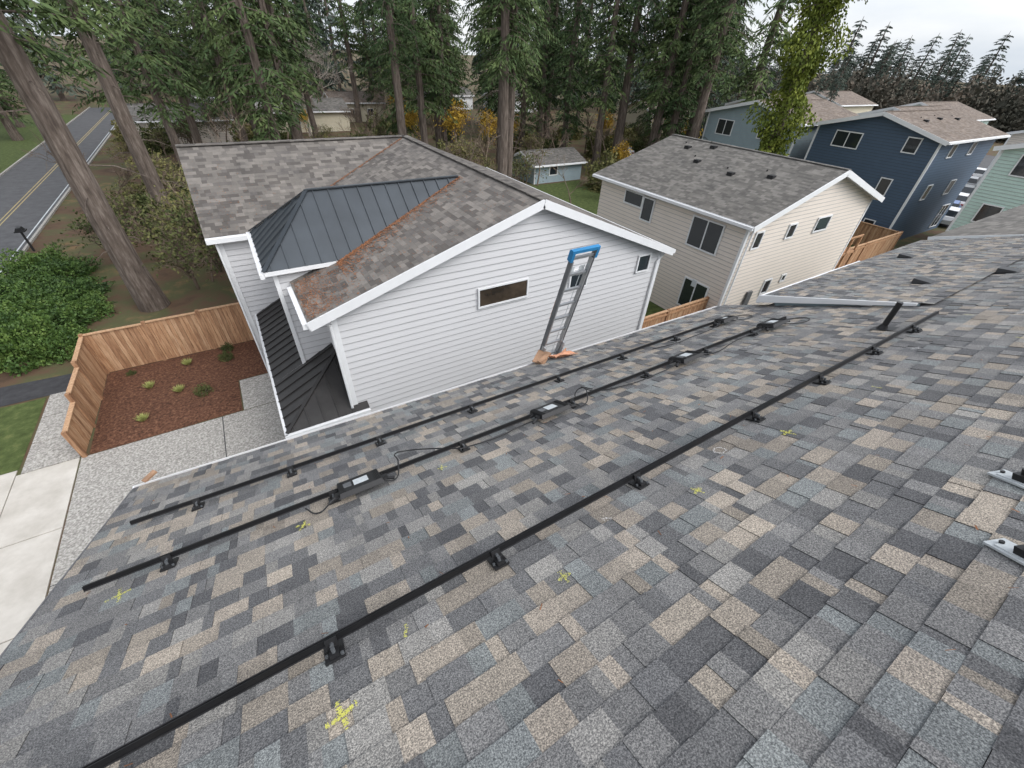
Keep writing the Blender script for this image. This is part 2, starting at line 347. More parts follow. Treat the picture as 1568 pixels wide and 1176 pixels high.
def inverter(x,y,w=.40,d=.27):
    e=empty("solar_microinverter");mb=MB()
    def Q(dx,dy,h): return RP(x,y,h)+Vector((dx,CS*dy,-SN*dy))
    def bx(x0,x1,y0,y1,h0,h1,m=0,t=0):
        mb.hexa([Q(x0,y0,h0),Q(x1,y0,h0),Q(x1,y1,h0),Q(x0,y1,h0),Q(x0+t,y0+t,h1),Q(x1-t,y0+t,h1),Q(x1-t,y1-t,h1),Q(x0+t,y1-t,h1)],m)
    a,b_=-d*.7,d*.3
    bx(-w/2,w/2,a,b_,.07,.118,0,.012)
    bx(-w*.13,w*.20,a+.085,b_-.07,.1181,.1195,1)
    bx(-w*.36,-w*.18,a+.10,b_-.09,.1181,.126,2)
    for s in (-1,1):
        bx(s*w/2-.03,s*w/2+.045,a+.05,a+.11,.072,.10,0)
        mb.cyl(Q(s*w/2,a+.08,.085),Q(s*(w/2+.10),a+.04,.055),.015,.015,8)
        mb.cyl(Q(s*w/2,a+.18,.085),Q(s*(w/2+.08),a+.2,.06),.013,.013,8)
    for k in range(4):
        for s in (-1,1): bx(s*(w/2-.02-k*.013)-.003,s*(w/2-.02-k*.013)+.003,a+.02,b_-.02,.1175,.125,0)
    mb.build("inverter_body",[M_blackp,M_label,M_aluD],e)
def cable(pts,r=.007,name="cable"):
    cu=bpy.data.curves.new(name,'CURVE');cu.dimensions='3D';cu.bevel_depth=r;cu.bevel_resolution=2
    sp=cu.splines.new('BEZIER');sp.bezier_points.add(len(pts)-1)
    for bp,p in zip(sp.bezier_points,pts):
        bp.co=(p[0],p[1],p[2]+H);bp.handle_left_type=bp.handle_right_type='AUTO'
    cu.materials.append(M_blackp);ob=bpy.data.objects.new(name,cu);scene.collection.objects.link(ob);return ob
for x in (.15,2.3,4.55,6.5): inverter(x,2.66)
inverter(6.65,3.50,.34,.2)
def cab(l): cable([RP(*p) for p in l],name="solar_trunk_cable")
cab([(-.34,2.62,.05),(-.24,2.50,.03),(-.14,2.54,.05),(-.05,2.53,.08)])
cab([(-.30,2.70,.05),(-.2,2.78,.03),(-.08,2.68,.06)])
cab([(.34,2.56,.08),(.45,2.55,.03),(.54,2.66,.13),(.57,2.84,.14),(.68,2.88,.11),(.9,2.77,.09),(1.15,2.6,.06)])
cab([(1.15,2.6,.05),(1.6,2.58,.03),(1.9,2.6,.04),(2.10,2.53,.08)])
cab([(2.5,2.54,.07),(2.75,2.55,.03),(2.88,2.66,.13),(2.93,2.80,.13),(3.03,2.76,.06),(3.4,2.62,.03),(4.0,2.58,.03),(4.35,2.55,.07)])
cab([(4.75,2.55,.07),(5.1,2.55,.02),(5.6,2.6,.05),(6.3,2.6,.06)])
cab([(4.9,3.45,.02),(5.2,3.25,.06),(5.6,3.35,.03),(6.0,3.3,.06),(6.5,3.42,.06)])
cab([(2.97,2.66,.12),(2.9,2.80,.12),(2.84,2.82,.07),(2.78,2.74,.03)])
cab([(6.6,2.7,.05),(6.9,2.4,.02),(7.2,2.5,.02),(6.9,2.8,.02)])
cab([(6.7,3.5,.05),(7.1,3.3,.02),(7.3,3.5,.02),(7.0,3.7,.02)])
def chalk(name,strokes,mat,dens=900,w=.022):
    mb=MB()
    for (xa,ya,xb,yb) in strokes:
        L=math.hypot(xb-xa,yb-ya);n=int(L*dens);ph=random.random()*9
        for i in range(n):
            t=random.random()
            if math.sin(t*17+ph)+math.sin(t*41+ph*2)<-.9: continue
            s=random.gauss(0,w*.42)+.004*math.sin(t*5+ph);px=xa+(xb-xa)*t-(yb-ya)/L*s;py=ya+(yb-ya)*t+(xb-xa)/L*s
            r=random.uniform(.0012,.0035);a=random.random()*3
            mb.face([RP(px+r*math.cos(a+k*1.57),py+r*math.sin(a+k*1.57),.0165+random.random()*.001) for k in range(4)])
    mb.build(name,[mat])
for (x,y,s,dn) in ((-.31,.77,.072,2300),(-.38,2.43,.06,1300),(-1.64,2.50,.08,1200),(.94,.77,.045,800),(3.3,.81,.06,1200),(2.14,.79,.045,1000),(.88,2.45,.05,900)):
    a=random.uniform(-.4,.4)
    chalk("yellow_chalk_mark",[(x-s*math.cos(a),y-s*math.sin(a),x+s*math.cos(a),y+s*math.sin(a)),(x+s*math.sin(a),y-s*math.cos(a),x-s*math.sin(a),y+s*math.cos(a))],M_chy,dn,.015)
for (x,y) in ((.06,1.0),(-.85,.72),(4.6,.72),(6.6,.3),(7.6,.9)):
    chalk("yellow_chalk_mark",[(x-.01,y-.04,x+.01,y+.04)],M_chy,800,.012)
chalk("white_chalk_mark",[(2.72+.05*math.cos(a*.7),1.0+.04*math.sin(a*.7),2.72+.05*math.cos(a*.7+.7),1.0+.04*math.sin(a*.7+.7)) for a in range(9)],M_chw,600,.006)
chalk("white_chalk_mark",[(7.6,.55,7.9,.5),(5.9,.9,6.0,.85)],M_chw,900,.03)
chalk("white_chalk_mark",[(5.4,2.35,5.6,2.3),(1.45,1.0,1.5,.95)],M_chw,500,.02)
def pipe_vent(x,y,fn,h,r):
    mb=MB();p=fn(x,y,0)
    mb.cyl(p+Vector((0,0,-.02)),p+Vector((0,0,h)),r,r,16,0)
    mb.cyl(p+Vector((0,0,-.02)),p+Vector((0,0,.07)),r*2,r*1.15,16,0)
    q=[fn(x-.10,y-.14,.018),fn(x+.10,y-.14,.018),fn(x+.10,y+.09,.02),fn(x-.10,y+.09,.02)]
    mb.face(q[::-1],0);mb.build("vent_pipe",[M_blackp])
pipe_vent(6.75,1.43,RP,.40,.034)
def box_vent(x,y,fn):
    mb=MB()
    p=[fn(x-.13,y-.12,.02),fn(x+.13,y-.12,.02),fn(x+.13,y+.12,.02),fn(x-.13,y+.12,.02),fn(x-.1,y-.1,.03),fn(x+.1,y-.1,.03),fn(x+.1,y+.1,.10),fn(x-.1,y+.1,.10)]
    mb.hexa(p,0);mb.build("roof_vent",[M_blackp])
box_vent(9.6,1.9,DP);box_vent(10.8,1.25,RP);box_vent(12.4,3.0,DP)
def bracket(x,y,rot=0):
    e=empty("roof_attachment_bracket");mb=MB();c,s=math.cos(rot),math.sin(rot)
    def Q(dx,dy,h): return RP(x+dx*c-dy*s,y+dx*s+dy*c,h)
    def bx(x0,x1,y0,y1,h0,h1,m=0):
        mb.hexa([Q(x0,y0,h0),Q(x1,y0,h0),Q(x1,y1,h0),Q(x0,y1,h0),Q(x0,y0,h1),Q(x1,y0,h1),Q(x1,y1,h1),Q(x0,y1,h1)],m)
    bx(-.12,.12,-.05,.05,.015,.028,0);bx(-.09,.09,-.036,.036,.028,.034,0);bx(-.028,.028,-.028,.028,.034,.075,1)
    mb.cyl(Q(0,-.0,.07),Q(0,0,.11),.013,.013,8,1)
    mb.cyl(Q(-.09,0,.03),Q(-.09,0,.045),.011,.011,8,1);mb.cyl(Q(.09,0,.03),Q(.09,0,.045),.011,.011,8,1)
    mb.build("bracket_body",[M_label,M_blackp],e)
bracket(3.40,-.31,1.1);bracket(2.66,-.46,1.1)
# ---------------------------------------------------------------- ladder
lad=empty("extension_ladder");mb=MB()
L0=Vector((3.98,4.86,-4.30));d=Vector((0,-.26,1)).normalized();sx=Vector((1,0,0));nn=sx.cross(d)
def lp(u,s,o=0): return L0+sx*u+d*s+nn*o
for s in (-1,1):
    mb.beam(lp(s*.205,-7.05,.0),lp(s*.205,.3,.0),.03,.085,up=nn,m=0)
    mb.beam(lp(s*.18,-4,-.05),lp(s*.18,2.05,-.05),.02,.07,up=nn,m=0)
    mb.beam(lp(s*.205,-.6,-.05),lp(s*.205,2.2,-.05),.02,.08,up=nn,m=2)
k=-6.9
while k<2.1:
    mb.beam(lp(-.2,k,-.05 if k>-4 else 0),lp(.2,k,-.05 if k>-4 else 0),.038,.034,up=nn,m=5);k+=.3
mb.beam(lp(-.25,2.22,-.04),lp(.25,2.22,-.04),.05,.06,up=nn,m=1)
for s in (-1,1): mb.beam(lp(s*.225,2.06,-.05),lp(s*.225,2.22,-.05),.045,.09,up=nn,m=1)
for s in (-1,1): mb.beam(lp(s*.1,1.72,-.09),lp(s*.1,1.9,-.09),.11,.004,up=nn,m=3)
mb.beam(lp(-.206,.9,-.092),lp(-.206,1.3,-.092),.018,.004,up=nn,m=4)
mb.cyl(lp(.1,-6,-.08),lp(.1,1.8,-.08),.006,.006,5,3)
mb.build("ladder_rails_and_rungs",[M_alu,M_bluep,M_aluD,M_label,M_orange,M_rung],lad)
mb=MB()
g=9
def cl(i,j):
    u=i/(g-1);v=j/(g-1)
    return RP(3.76+.46*u+.05*math.sin(7*v),4.38+.32*v+.03*math.sin(9*u),.035+.03*math.sin(5*u+3*v)+.02*math.sin(13*u*v+1))
for i in range(g-1):
    for j in range(g-1): mb.face([cl(i,j),cl(i+1,j),cl(i+1,j+1),cl(i,j+1)])
mb.build("orange_cloth",[M_orange],smooth=True)
mb=MB();p=RP(3.5,4.5,.03)
mb.beam(p,p+Vector((.28,.22,.02)),.22,.02,m=0);mb.beam(p+Vector((.0,-.02,.03)),p+Vector((.3,.1,.05)),.07,.03,m=0)
mb.build("plywood_scrap",[M_ply])
mb=MB();p=RP(-2.12,4.68,.02);mb.beam(p,p+Vector((.13,.10,.03)),.06,.03,m=0);mb.build("wood_offcut",[M_ply])
# ---------------------------------------------------------------- white house
wh=empty("white_house")
mb=MB()
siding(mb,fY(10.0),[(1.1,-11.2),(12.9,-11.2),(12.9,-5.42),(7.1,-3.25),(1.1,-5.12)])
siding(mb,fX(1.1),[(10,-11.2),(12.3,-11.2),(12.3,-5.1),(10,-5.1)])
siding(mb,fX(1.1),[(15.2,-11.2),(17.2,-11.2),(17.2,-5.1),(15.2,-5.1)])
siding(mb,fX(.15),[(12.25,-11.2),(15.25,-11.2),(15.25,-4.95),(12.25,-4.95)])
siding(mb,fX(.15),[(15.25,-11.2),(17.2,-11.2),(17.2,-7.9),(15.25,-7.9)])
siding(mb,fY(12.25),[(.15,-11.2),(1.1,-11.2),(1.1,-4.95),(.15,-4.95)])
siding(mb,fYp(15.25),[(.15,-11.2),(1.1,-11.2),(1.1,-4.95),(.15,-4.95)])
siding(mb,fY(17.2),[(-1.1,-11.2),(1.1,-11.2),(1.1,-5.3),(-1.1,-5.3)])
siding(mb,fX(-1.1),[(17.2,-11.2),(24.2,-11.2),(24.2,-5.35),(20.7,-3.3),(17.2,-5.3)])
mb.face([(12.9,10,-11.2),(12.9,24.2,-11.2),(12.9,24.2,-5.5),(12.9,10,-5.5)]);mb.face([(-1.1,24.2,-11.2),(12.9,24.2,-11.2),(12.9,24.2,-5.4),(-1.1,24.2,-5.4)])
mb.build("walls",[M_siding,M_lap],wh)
mb=MB()
slab(mb,[(.45,9.7,-5.2),(7.1,9.7,-3.1),(7.1,20.7,-3.1),(.45,17.0,-5.2)],.22)
slab(mb,[(7.1,9.7,-3.1),(13.3,9.7,-5.5),(13.3,24.6,-5.5),(7.1,20.7,-3.1)],.22)
slab(mb,[(-1.45,16.95,-5.24),(.42,16.95,-5.24),(7.1,20.7,-3.1),(-1.45,20.7,-3.1)],.22)
slab(mb,[(7.1,20.7,-3.1),(13.3,24.6,-5.5),(-1.45,24.6,-5.4),(-1.45,20.7,-3.1)],.22)
mb.beam((-1.45,20.7,-3.09),(7.1,20.7,-3.09),.28,.03,m=0);mb.beam((7.1,9.7,-3.09),(7.1,20.7,-3.09),.28,.03,m=0)
mb.build("shingle_roof",[M_sh1,M_white],wh)
mb=MB()
mA=[(-.08,12,-4.75),(1.88,12,-4.75),(6.47,13.75,-3.3),(1.65,13.75,-3.3)]
mB=[(-.08,15.5,-4.75),(-.08,12,-4.75),(1.65,13.75,-3.3)]
mC=[(1.65,13.75,-3.3),(6.47,13.75,-3.3),(1.88,15.5,-4.75),(-.08,15.5,-4.75)]
for p in (mA,mB,mC): slab(mb,p,.12,0,1);seams(mb,p,0)
for a,b_ in (((-.08,12,-4.72),(1.65,13.75,-3.27)),((-.08,15.5,-4.72),(1.65,13.75,-3.27)),((1.65,13.75,-3.27),(6.4,13.75,-3.27))): mb.beam(a,b_,.12,.03,m=0)
mb.build("standing_seam_hip_roof",[M_metal,M_white],wh)
mb=MB()
f1=[(-.85,9.75,-8.35),(1.1,11.7,-7.4),(1.1,12.25,-7.4),(-.85,12.25,-8.35)];f2=[(-.85,12.25,-8.35),(.15,12.25,-7.86),(.15,17.2,-7.86),(-.85,17.2,-8.35)]
f3=[(-.85,9.75,-8.35),(1.4,9.75,-8.35),(1.4,9.98,-8.24),(1.1,9.98,-8.24),(1.1,11.7,-7.4)]
slab(mb,f1,.16,0,1);slab(mb,f2,.16,0,1);slab(mb,f3,.16,0,1)
seams(mb,f1,0,.4);seams(mb,f2,0,.4);seams(mb,[f3[0],(1.1,9.75,-8.35),f3[4]],0,.4)
mb.beam((-.85,9.75,-8.32),(1.1,11.7,-7.37),.1,.03,m=0)
mb.beam((1.08,10,-8.2),(1.08,11.7,-7.36),.03,.1,m=0)
mb.box(-.92,-.85,9.7,17.2,-8.5,-8.36,1);mb.box(-.92,1.4,9.66,9.74,-8.5,-8.36,1)
mb.build("porch_roof",[M_metal2,M_white],wh)
mb=MB()
window(mb,fY(9.98),5.19,6.88,-6.05,-5.5,0,2,.05,False)
window(mb,fY(9.98),8.65,9.35,-6.2,-5.6,0,1,.05);window(mb,fY(9.98),11.8,12.35,-6.2,-5.62,0,1,.05)
for x in (1.06,12.94): mb.box(x-.07,x+.07,9.955,10.04,-11.2,-5.25 if x<5 else -5.5,0)
mb.box(1.055,1.08,10.04,10.2,-11.2,-5.2,0)
mb.box(-1.17,-1.03,17.15,17.25,-11.2,-5.3,0);mb.box(.09,.2,12.2,12.3,-11.2,-4.9,0)
mb.box(.02,.10,13,14.6,-10.8,-8.8,3)
for a,b_ in (((.45,9.68,-5.31),(7.1,9.68,-3.21)),((7.1,9.68,-3.21),(13.3,9.68,-5.61))): mb.beam(a,b_,.03,.24,m=0)
mb.box(13.3,13.42,9.7,24.6,-5.66,-5.53,0);mb.box(.33,.45,9.7,11.95,-5.36,-5.22,0);mb.box(-1.45,.4,16.83,16.94,-5.42,-5.27,0)
mb.box(-.2,-.09,11.95,15.55,-4.9,-4.77,0)
mb.cyl((13.15,9.93,-5.6),(12.8,9.93,-6.0),.04,.04,8,0);mb.cyl((12.8,9.93,-6.0),(12.8,9.93,-11.2),.04,.04,8,0)
mb.cyl((-1.2,17.05,-5.5),(-1.2,17.05,-11.2),.04,.04,8,0)
mb.cyl((.95,9.9,-5.5),(.95,9.9,-8.3),.035,.035,8,0)
mb.build("trim_and_windows",[M_white,M_glass,M_glassw,M_metal2],wh)
mb=MB()
def mroof(x,y): return -3.1-.316*(7.1-x)
def litter(x,y,z,r=.05):
    a=random.random()*6.28;l=random.uniform(.3,1)*r;w=l*.35
    c,s=math.cos(a),math.sin(a)
    mb.face([(x-c*l,y-s*l,z),(x+s*w,y-c*w,z),(x+c*l,y+s*l,z+.01),(x-s*w,y+c*w,z)])
for i in range(2300):
    t=random.random()**1.5;x=1.75+4.7*t;y=12+1.75*t-abs(random.gauss(0,.08 if random.random()<.5 else .42))*(1.5-t);y+=-.03
    litter(x,y,mroof(x,y)+.014+random.random()*.01)
for i in range(1000):
    t=random.random();x=.6+6.3*t;y=17.08+3.52*t-abs(random.gauss(0,.08));litter(x,y,mroof(x,y)+.014)
for i in range(1500):
    x=.5+abs(random.gauss(0,.6));y=random.uniform(9.8,12);litter(x,y,mroof(x,y)+.014,.035)
for i in range(600):
    x=random.uniform(.6,6.8);y=random.uniform(9.8,13);litter(x,y,mroof(x,y)+.014,.03)
for i in range(900):
    y=random.uniform(17,20);x=random.uniform(-1.4,1.5);z=-3.1-.5707*(20.7-y)+.02
    if random.random()<math.exp(-(abs(x+.6)+abs(y-18.3))): litter(x,y,z,.04)
mb.build("fallen_needle_litter",[M_leaf])
# ---------------------------------------------------------------- generic gable house
def gable(name,ax,a0,a1,b0,b1,ze,bp,zp,wall,roof,wins_end=(),wins_side=(),ov=.4,zb=-11.2,vents=()):
    e=empty(name);mp=(lambda a,b,z:(b,a,z)) if ax=='Y' else (lambda a,b,z:(a,b,z))
    mb=MB()
    s0=(zp-ze)/(bp-b0+ov);s1=(zp-ze)/(b1+ov-bp)
    fe=(lambda u,z,o:mp(a0-o,u,z));fs=(lambda u,z,o:mp(u,b0-o,z))
    siding(mb,fe,[(b0,zb),(b1,zb),(b1,ze+s1*ov-.12),(bp,zp-.15),(b0,ze+s0*ov-.12)],lw=.02)
    siding(mb,fs,[(a0,zb),(a1,zb),(a1,ze+.05),(a0,ze+.05)],lw=.02)
    mb.face([mp(a0,b1,zb),mp(a1,b1,zb),mp(a1,b1,ze),mp(a0,b1,ze)])
    mb.face([mp(a1,b0,zb),mp(a1,b1,zb),mp(a1,b1,ze),mp(a1,bp,zp-.15),mp(a1,b0,ze)])
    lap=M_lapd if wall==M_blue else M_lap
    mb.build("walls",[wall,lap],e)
    mb=MB()
    slab(mb,[mp(a0-ov,b0-ov,ze),mp(a1+ov,b0-ov,ze),mp(a1+ov,bp,zp),mp(a0-ov,bp,zp)],.2)
    slab(mb,[mp(a0-ov,bp,zp),mp(a1+ov,bp,zp),mp(a1+ov,b1+ov,ze),mp(a0-ov,b1+ov,ze)],.2)
    mb.beam(mp(a0-ov,bp,zp+.01),mp(a1+ov,bp,zp+.01),.28,.03,m=0)
    mb.build("shingle_roof",[roof,M_white],e)
    mb=MB()
    for b_,zz in ((b0,ze),(b1,ze)):
        mb.hexa([mp(a0-.04,b_-.07,zb),mp(a0+.08,b_-.07,zb),mp(a0+.08,b_+.07,zb),mp(a0-.04,b_+.07,zb),mp(a0-.04,b_-.07,zz),mp(a0+.08,b_-.07,zz),mp(a0+.08,b_+.07,zz),mp(a0-.04,b_+.07,zz)],0)
    A=mp(a0-ov,b0-ov-.06,ze-.1);B=mp(a1+ov,b0-ov-.06,ze-.1);mb.beam(A,B,.11,.13,m=0)
    mb.beam(mp(a0-ov-.02,b0-ov,ze-.13),mp(a0-ov-.02,bp,zp-.13),.03,.26,m=0);mb.beam(mp(a0-ov-.02,bp,zp-.13),mp(a0-ov-.02,b1+ov,ze-.13),.03,.26,m=0)
    for w in wins_end: window(mb,lambda u,z,o:fe(u,z,o+.018),*w,0,1,.07)
    for w in wins_side: window(mb,lambda u,z,o:fs(u,z,o+.018),*w,0,1,.07)
    mb.build("trim_and_windows",[M_white,M_glass],e)
    if vents:
        mb=MB()
        for (a,b_) in vents:
            z=ze+s0*(b_-b0+ov) if b_<bp else ze+s1*(b1+ov-b_)
            x,y,_=mp(a,b_,0);mb.box(x-.15,x+.15,y-.15,y+.15,z-.1,z+.12,0);mb.cyl((x+.5,y+.6,z-.1),(x+.5,y+.6,z+.22),.04,.04,8,0)
        mb.build("roof_vents",[M_blackp],e)
    return e
ch=gable("cream_house",'Y',10.3,20.2,19.0,30.2,-5.45,24.8,-3.65,M_cream,M_sh2,
  wins_end=[(22.4,22.95,-6.6,-6.0),(25.0,26.2,-6.65,-6.0),(19.7,20.2,-6.7,-6.0),(22.4,22.95,-9.6,-8.9),(24.0,24.3,-9.2,-8.9)],
  wins_side=[(16.75,18.05,-6.45,-5.85),(15.9,16.6,-7.0,-5.9),(11.5,13.2,-7.3,-5.95),(11.2,12.6,-10.45,-8.95),(16,17.5,-10.3,-8.9)],
  vents=[(12.6,27.2),(14,22),(16.5,22.4),(18.3,23.6),(12.2,22.6),(17,24.2)])
mb=MB()
mb.cyl((19.5,10.18,-5.6),(19.2,10.2,-5.95),.04,.04,8,0);mb.cyl((19.2,10.2,-5.95),(19.2,10.2,-11.2),.04,.04,8,0)
mb.box(18.9,19.0,11.9,12.15,-9.2,-8.85,1);mb.box(21,21.4,10.15,10.25,-10.2,-9.2,2)
mb.build("downspout_and_meter",[M_white,M_label,M_aluD],ch)
gable("navy_house",'X',43.5,55,12.6,21.2,-3.6,16.8,-2.3,M_blue,M_sh3,
  wins_end=[(17.7,19.6,-4.9,-3.9),(13.8,14.6,-4.6,-3.7),(14.2,14.9,-7.6,-6.5),(13.8,14.5,-10.4,-9.5),(18,19.6,-8,-6.8)],
  wins_side=[(46,46.8,-4.8,-4.0),(50,50.8,-4.8,-4),(46,46.8,-7.8,-6.8),(50.5,51.5,-7.8,-6.8),(52.6,54,-10.8,-9)],ov=.5,vents=[(46,15),(49,15.2),(52,15)])
gable("grey_blue_house",'X',44,55,23,32.6,-3.8,27.5,-2.5,M_gblue,M_sh3,wins_end=[(29.5,31.2,-5.6,-4.4),(25.5,26.6,-5.4,-4.6),(24.2,25.2,-8.4,-7.2)],ov=.5)
gable("mint_house",'X',43.5,54,1.2,9.3,-3.5,5.2,-2.2,M_mint,M_sh2,wins_end=[(6.6,8.2,-4.9,-3.8),(7.4,8.4,-7.9,-6.8)],ov=.4)
gable("grey_house",'X',19.6,31,-6,4.0,-4.22,-1,-2.3,M_mint,M_sh2,wins_end=[(0,1.5,-6.5,-5.5)],ov=.4)
gable("tan_cottage",'X',19,28,92,99,-8.2,95.5,-6.8,M_tan,M_sh3,wins_side=[(21,22.5,-10.2,-9.2),(25,26,-10.2,-9.2)],wins_end=[(94,95.2,-10,-9.2)])
gable("brown_cottage",'X',70,86,64,72,-7.8,68,-5.8,M_tan,M_sh3,wins_side=[(74,76,-10,-8.8)])
gable("garden_shed",'X',28,34.5,40.5,45,-9.3,42.8,-8.3,M_gblue,M_sh2,wins_side=[(30,31,-10.4,-9.6)])
for (x,y,m) in ((66,20,M_gblue),(66,36,M_cream),(84,24,M_mint),(90,42,M_tan),(74,6,M_cream)):
    gable("townhouse",'X',x,x+12,y,y+10,-4.6,y+5,-3.0,m,M_sh3,wins_end=[(y+2,y+3.5,-6.4,-5.2),(y+6,y+7.5,-6.4,-5.2)])
for (x,y,m) in ((-2,105,M_white),(44,108,M_white),(58,100,M_white),(8,82,M_tan),(-9,75,M_cream)):
    gable("distant_cottage",'X',x,x+11,y,y+8,-8.4,y+4,-7.0,m,M_sh2,wins_side=[(x+2,x+3.5,-10,-9.2)])
# ---------------------------------------------------------------- ground
def sheet(name,pts,mat,z):
    mb=MB();mb.face([(x,y,z) for x,y in pts]);return mb.build(name,[mat],off=0)
sheet("ground",[(-1500,-1500),(1500,-1500),(1500,1500),(-1500,1500)],M_floor,0)
sheet("driveway",[(-7.2,2),(1.1,2),(1.1,15.2),(-7.2,15.2)],M_conc,.016)
sheet("entry_pad",[(-2.35,15.22),(-1.0,15.22),(-1.0,17.3),(-2.35,17.3)],M_conc,.024)
mb=MB()
for x0,x1,y0,y1 in ((-8.8,-7.24,12.2,15.2),(-8.8,-7.24,9.1,12.17),(-8.8,-7.24,6,9.07),(-8.8,-7.24,2,5.97)): mb.box(x0,x1,y0,y1,-.05,.03)
for k in range(3): mb.box(-8.7,-7.24,15.24+k*1.5,15.22+(k+1)*1.5-.02,-.05,.028,1)
for k in range(5): mb.box(-12.8,-8.83,2+k*2.7,2+(k+1)*2.7-.03,-.05,.026)
mb.build("sidewalk",[M_walk,M_conc],off=0)
mb=MB()
for y in (5.5,10.2): mb.box(-7.2,1.0,y,y+.025,.01,.018)
mb.box(-3.1,-3.07,2,15.2,.01,.0175);mb.build("driveway_joint",[M_dkasph],off=0)
mb=MB();nx,ny=30,26
def mz(i,j):
    x=-7+4.6*i/nx;y=15.25+5.15*j/ny
    e_=min(i,nx-i,j,ny-j);return (x,y,.012+.09*min(1,e_/4)+.025*math.sin(x*3.1+y)*math.sin(y*2.7)*min(1,e_)+(.015*random.random() if e_ else 0))
G=[[mz(i,j) for j in range(ny+1)] for i in range(nx+1)]
for i in range(nx):
    for j in range(ny): mb.face([G[i][j],G[i+1][j],G[i+1][j+1],G[i][j+1]])
mb.face([(-2.4,17.35,.02),(-1.15,17.35,.02),(-1.15,20.4,.02),(-2.4,20.4,.02)])
mb.build("mulch_bed",[M_mulch],off=0)
sheet("lawn",[(-12.6,15.5),(-8.8,15.5),(-8.8,19.6),(-12.6,19.6)],M_grass,.014)
sheet("asphalt_path",[(-12.8,19.7),(-7.3,19.7),(-7.6,21.0),(-12.8,21.3)],M_dkasph,.018)
sheet("road",[(-19,-30),(-12.95,-30),(-12.95,120),(-19,120)],M_asph,.012)
sheet("verge_grass",[(-40,40),(-19.3,40),(-19.3,110),(-40,110)],M_grass,.01)
mb=MB()
for x in (-15.75,-15.5): mb.box(x,x+.08,-30,120,.0,.016)
mb.box(-13.35,-13.27,-30,120,0,.016,1);mb.build("road_marking",[M_yel,M_label],off=0)
mb=MB();mb.box(-12.95,-12.8,-30,19,-.05,.13);mb.box(-12.95,-12.8,22,120,-.05,.13);mb.box(-19.15,-19,-30,120,-.05,.13);mb.build("kerb",[M_conc],off=0)
sheet("far_lane",[(56,9.6),(120,20),(120,34),(56,13.5)],M_asph,.012)
sheet("backyard_grass",[(14,11),(42,11),(42,40),(14,40)],M_grass,.01)
# ---------------------------------------------------------------- fences
def fence(name,pts,heights,bw=.14):
    mb=MB();posts={}
    for (a,b_),(h0,h1) in zip(zip(pts[:-1],pts[1:]),heights):
        for q,h in ((a,h0),(b_,h1)): posts[q]=max(posts.get(q,0),h)
        a=Vector((*a,0));b_=Vector((*b_,0));L=(b_-a).length;dr=(b_-a)/L;n=int(L/bw)
        nr=Vector((dr.y,-dr.x,0))
        for i in range(n):
            p=a+dr*(i+.5)*L/n;h=h0+(h1-h0)*(i+.5)/n
            j=random.uniform(-.006,.006)
            mb.beam(p+nr*j+Vector((0,0,.04)),p+nr*j+Vector((0,0,h)),.02,L/n-.008,up=dr,m=random.choice((0,0,1,2)))
        for f in (.12,.9):
            mb.beam(a+nr*.04+dr*.06+Vector((0,0,h0*f)),b_+nr*.04-dr*.06+Vector((0,0,h1*f)),.04,.09)
        mb.beam(a+dr*.062+Vector((0,0,h0+.02)),b_-dr*.062+Vector((0,0,h1+.02)),.14,.035,m=1)
    for q,h in posts.items(): mb.box(q[0]-.06,q[0]+.06,q[1]-.06,q[1]+.06,0,h+.07,2)
    return mb.build(name,[M_wood,M_wood2,M_wood3],off=0)
fence("wooden_fence",[(-1.2,20.4),(-3.1,20.4),(-5,20.4),(-7,20.4),(-7.0,18.5),(-7.05,16.8),(-7.1,15.2)],[(1.95,1.95),(1.9,1.9),(1.85,1.85),(1.8,1.75),(1.55,1.5),(1.2,1.1)])
fence("wooden_fence",[(13.1,11),(16,11),(18.9,11)],[(1.8,1.8),(1.8,1.8)])
fence("wooden_fence",[(30.3,11.2),(36,11.2),(41.5,11.2)],[(1.9,1.9),(1.9,1.9)])
fence("wooden_fence",[(41.7,11.5),(41.7,22),(41.7,34)],[(1.8,1.8),(1.8,1.8)])
# ---------------------------------------------------------------- vegetation
def arrmesh(name,groups,mats):
    V=[];F=[];MI=[];o=0
    for v,k,mi in groups:
        n=len(v)//k;V.append(v);F+= [tuple(range(o+i*k,o+i*k+k)) for i in range(n)];MI+=[mi]*n;o+=len(v)
    V=np.concatenate(V);me=bpy.data.meshes.new(name);me.from_pydata(V.tolist(),[],F)
    for m in mats: me.materials.append(m)
    me.polygons.foreach_set("material_index",MI);me.update();return me
def leaves(c,d,l,w,r):
    n=len(c);d=d/np.linalg.norm(d,axis=1,keepdims=True)
    q=r.normal(size=(n,3));s=np.cross(d,q);s/=np.linalg.norm(s,axis=1,keepdims=True)+1e-9
    l=np.asarray(l).reshape(-1,1);w=np.asarray(w).reshape(-1,1)
    return np.stack([c-d*l/2,c+s*w/2,c+d*l/2,c-s*w/2],1).reshape(-1,3)
def tube(path,rad,k=7):
    out=[];path=np.array(path,float)
    rings=[]
    for i,p in enumerate(path):
        dd=path[min(i+1,len(path)-1)]-path[max(i-1,0)];dd/=np.linalg.norm(dd)
        a=np.array([1,0,0]) if abs(dd[2])>.8 else np.array([0,0,1]);t=np.cross(dd,a);t/=np.linalg.norm(t);u=np.cross(dd,t)
        ang=np.arange(k)*2*np.pi/k
        rings.append(p+rad[i]*(np.cos(ang)[:,None]*t+np.sin(ang)[:,None]*u))
    for a,b_ in zip(rings[:-1],rings[1:]):
        for j in range(k): out+=[a[j],a[(j+1)%k],b_[(j+1)%k],b_[j]]
    return np.array(out)
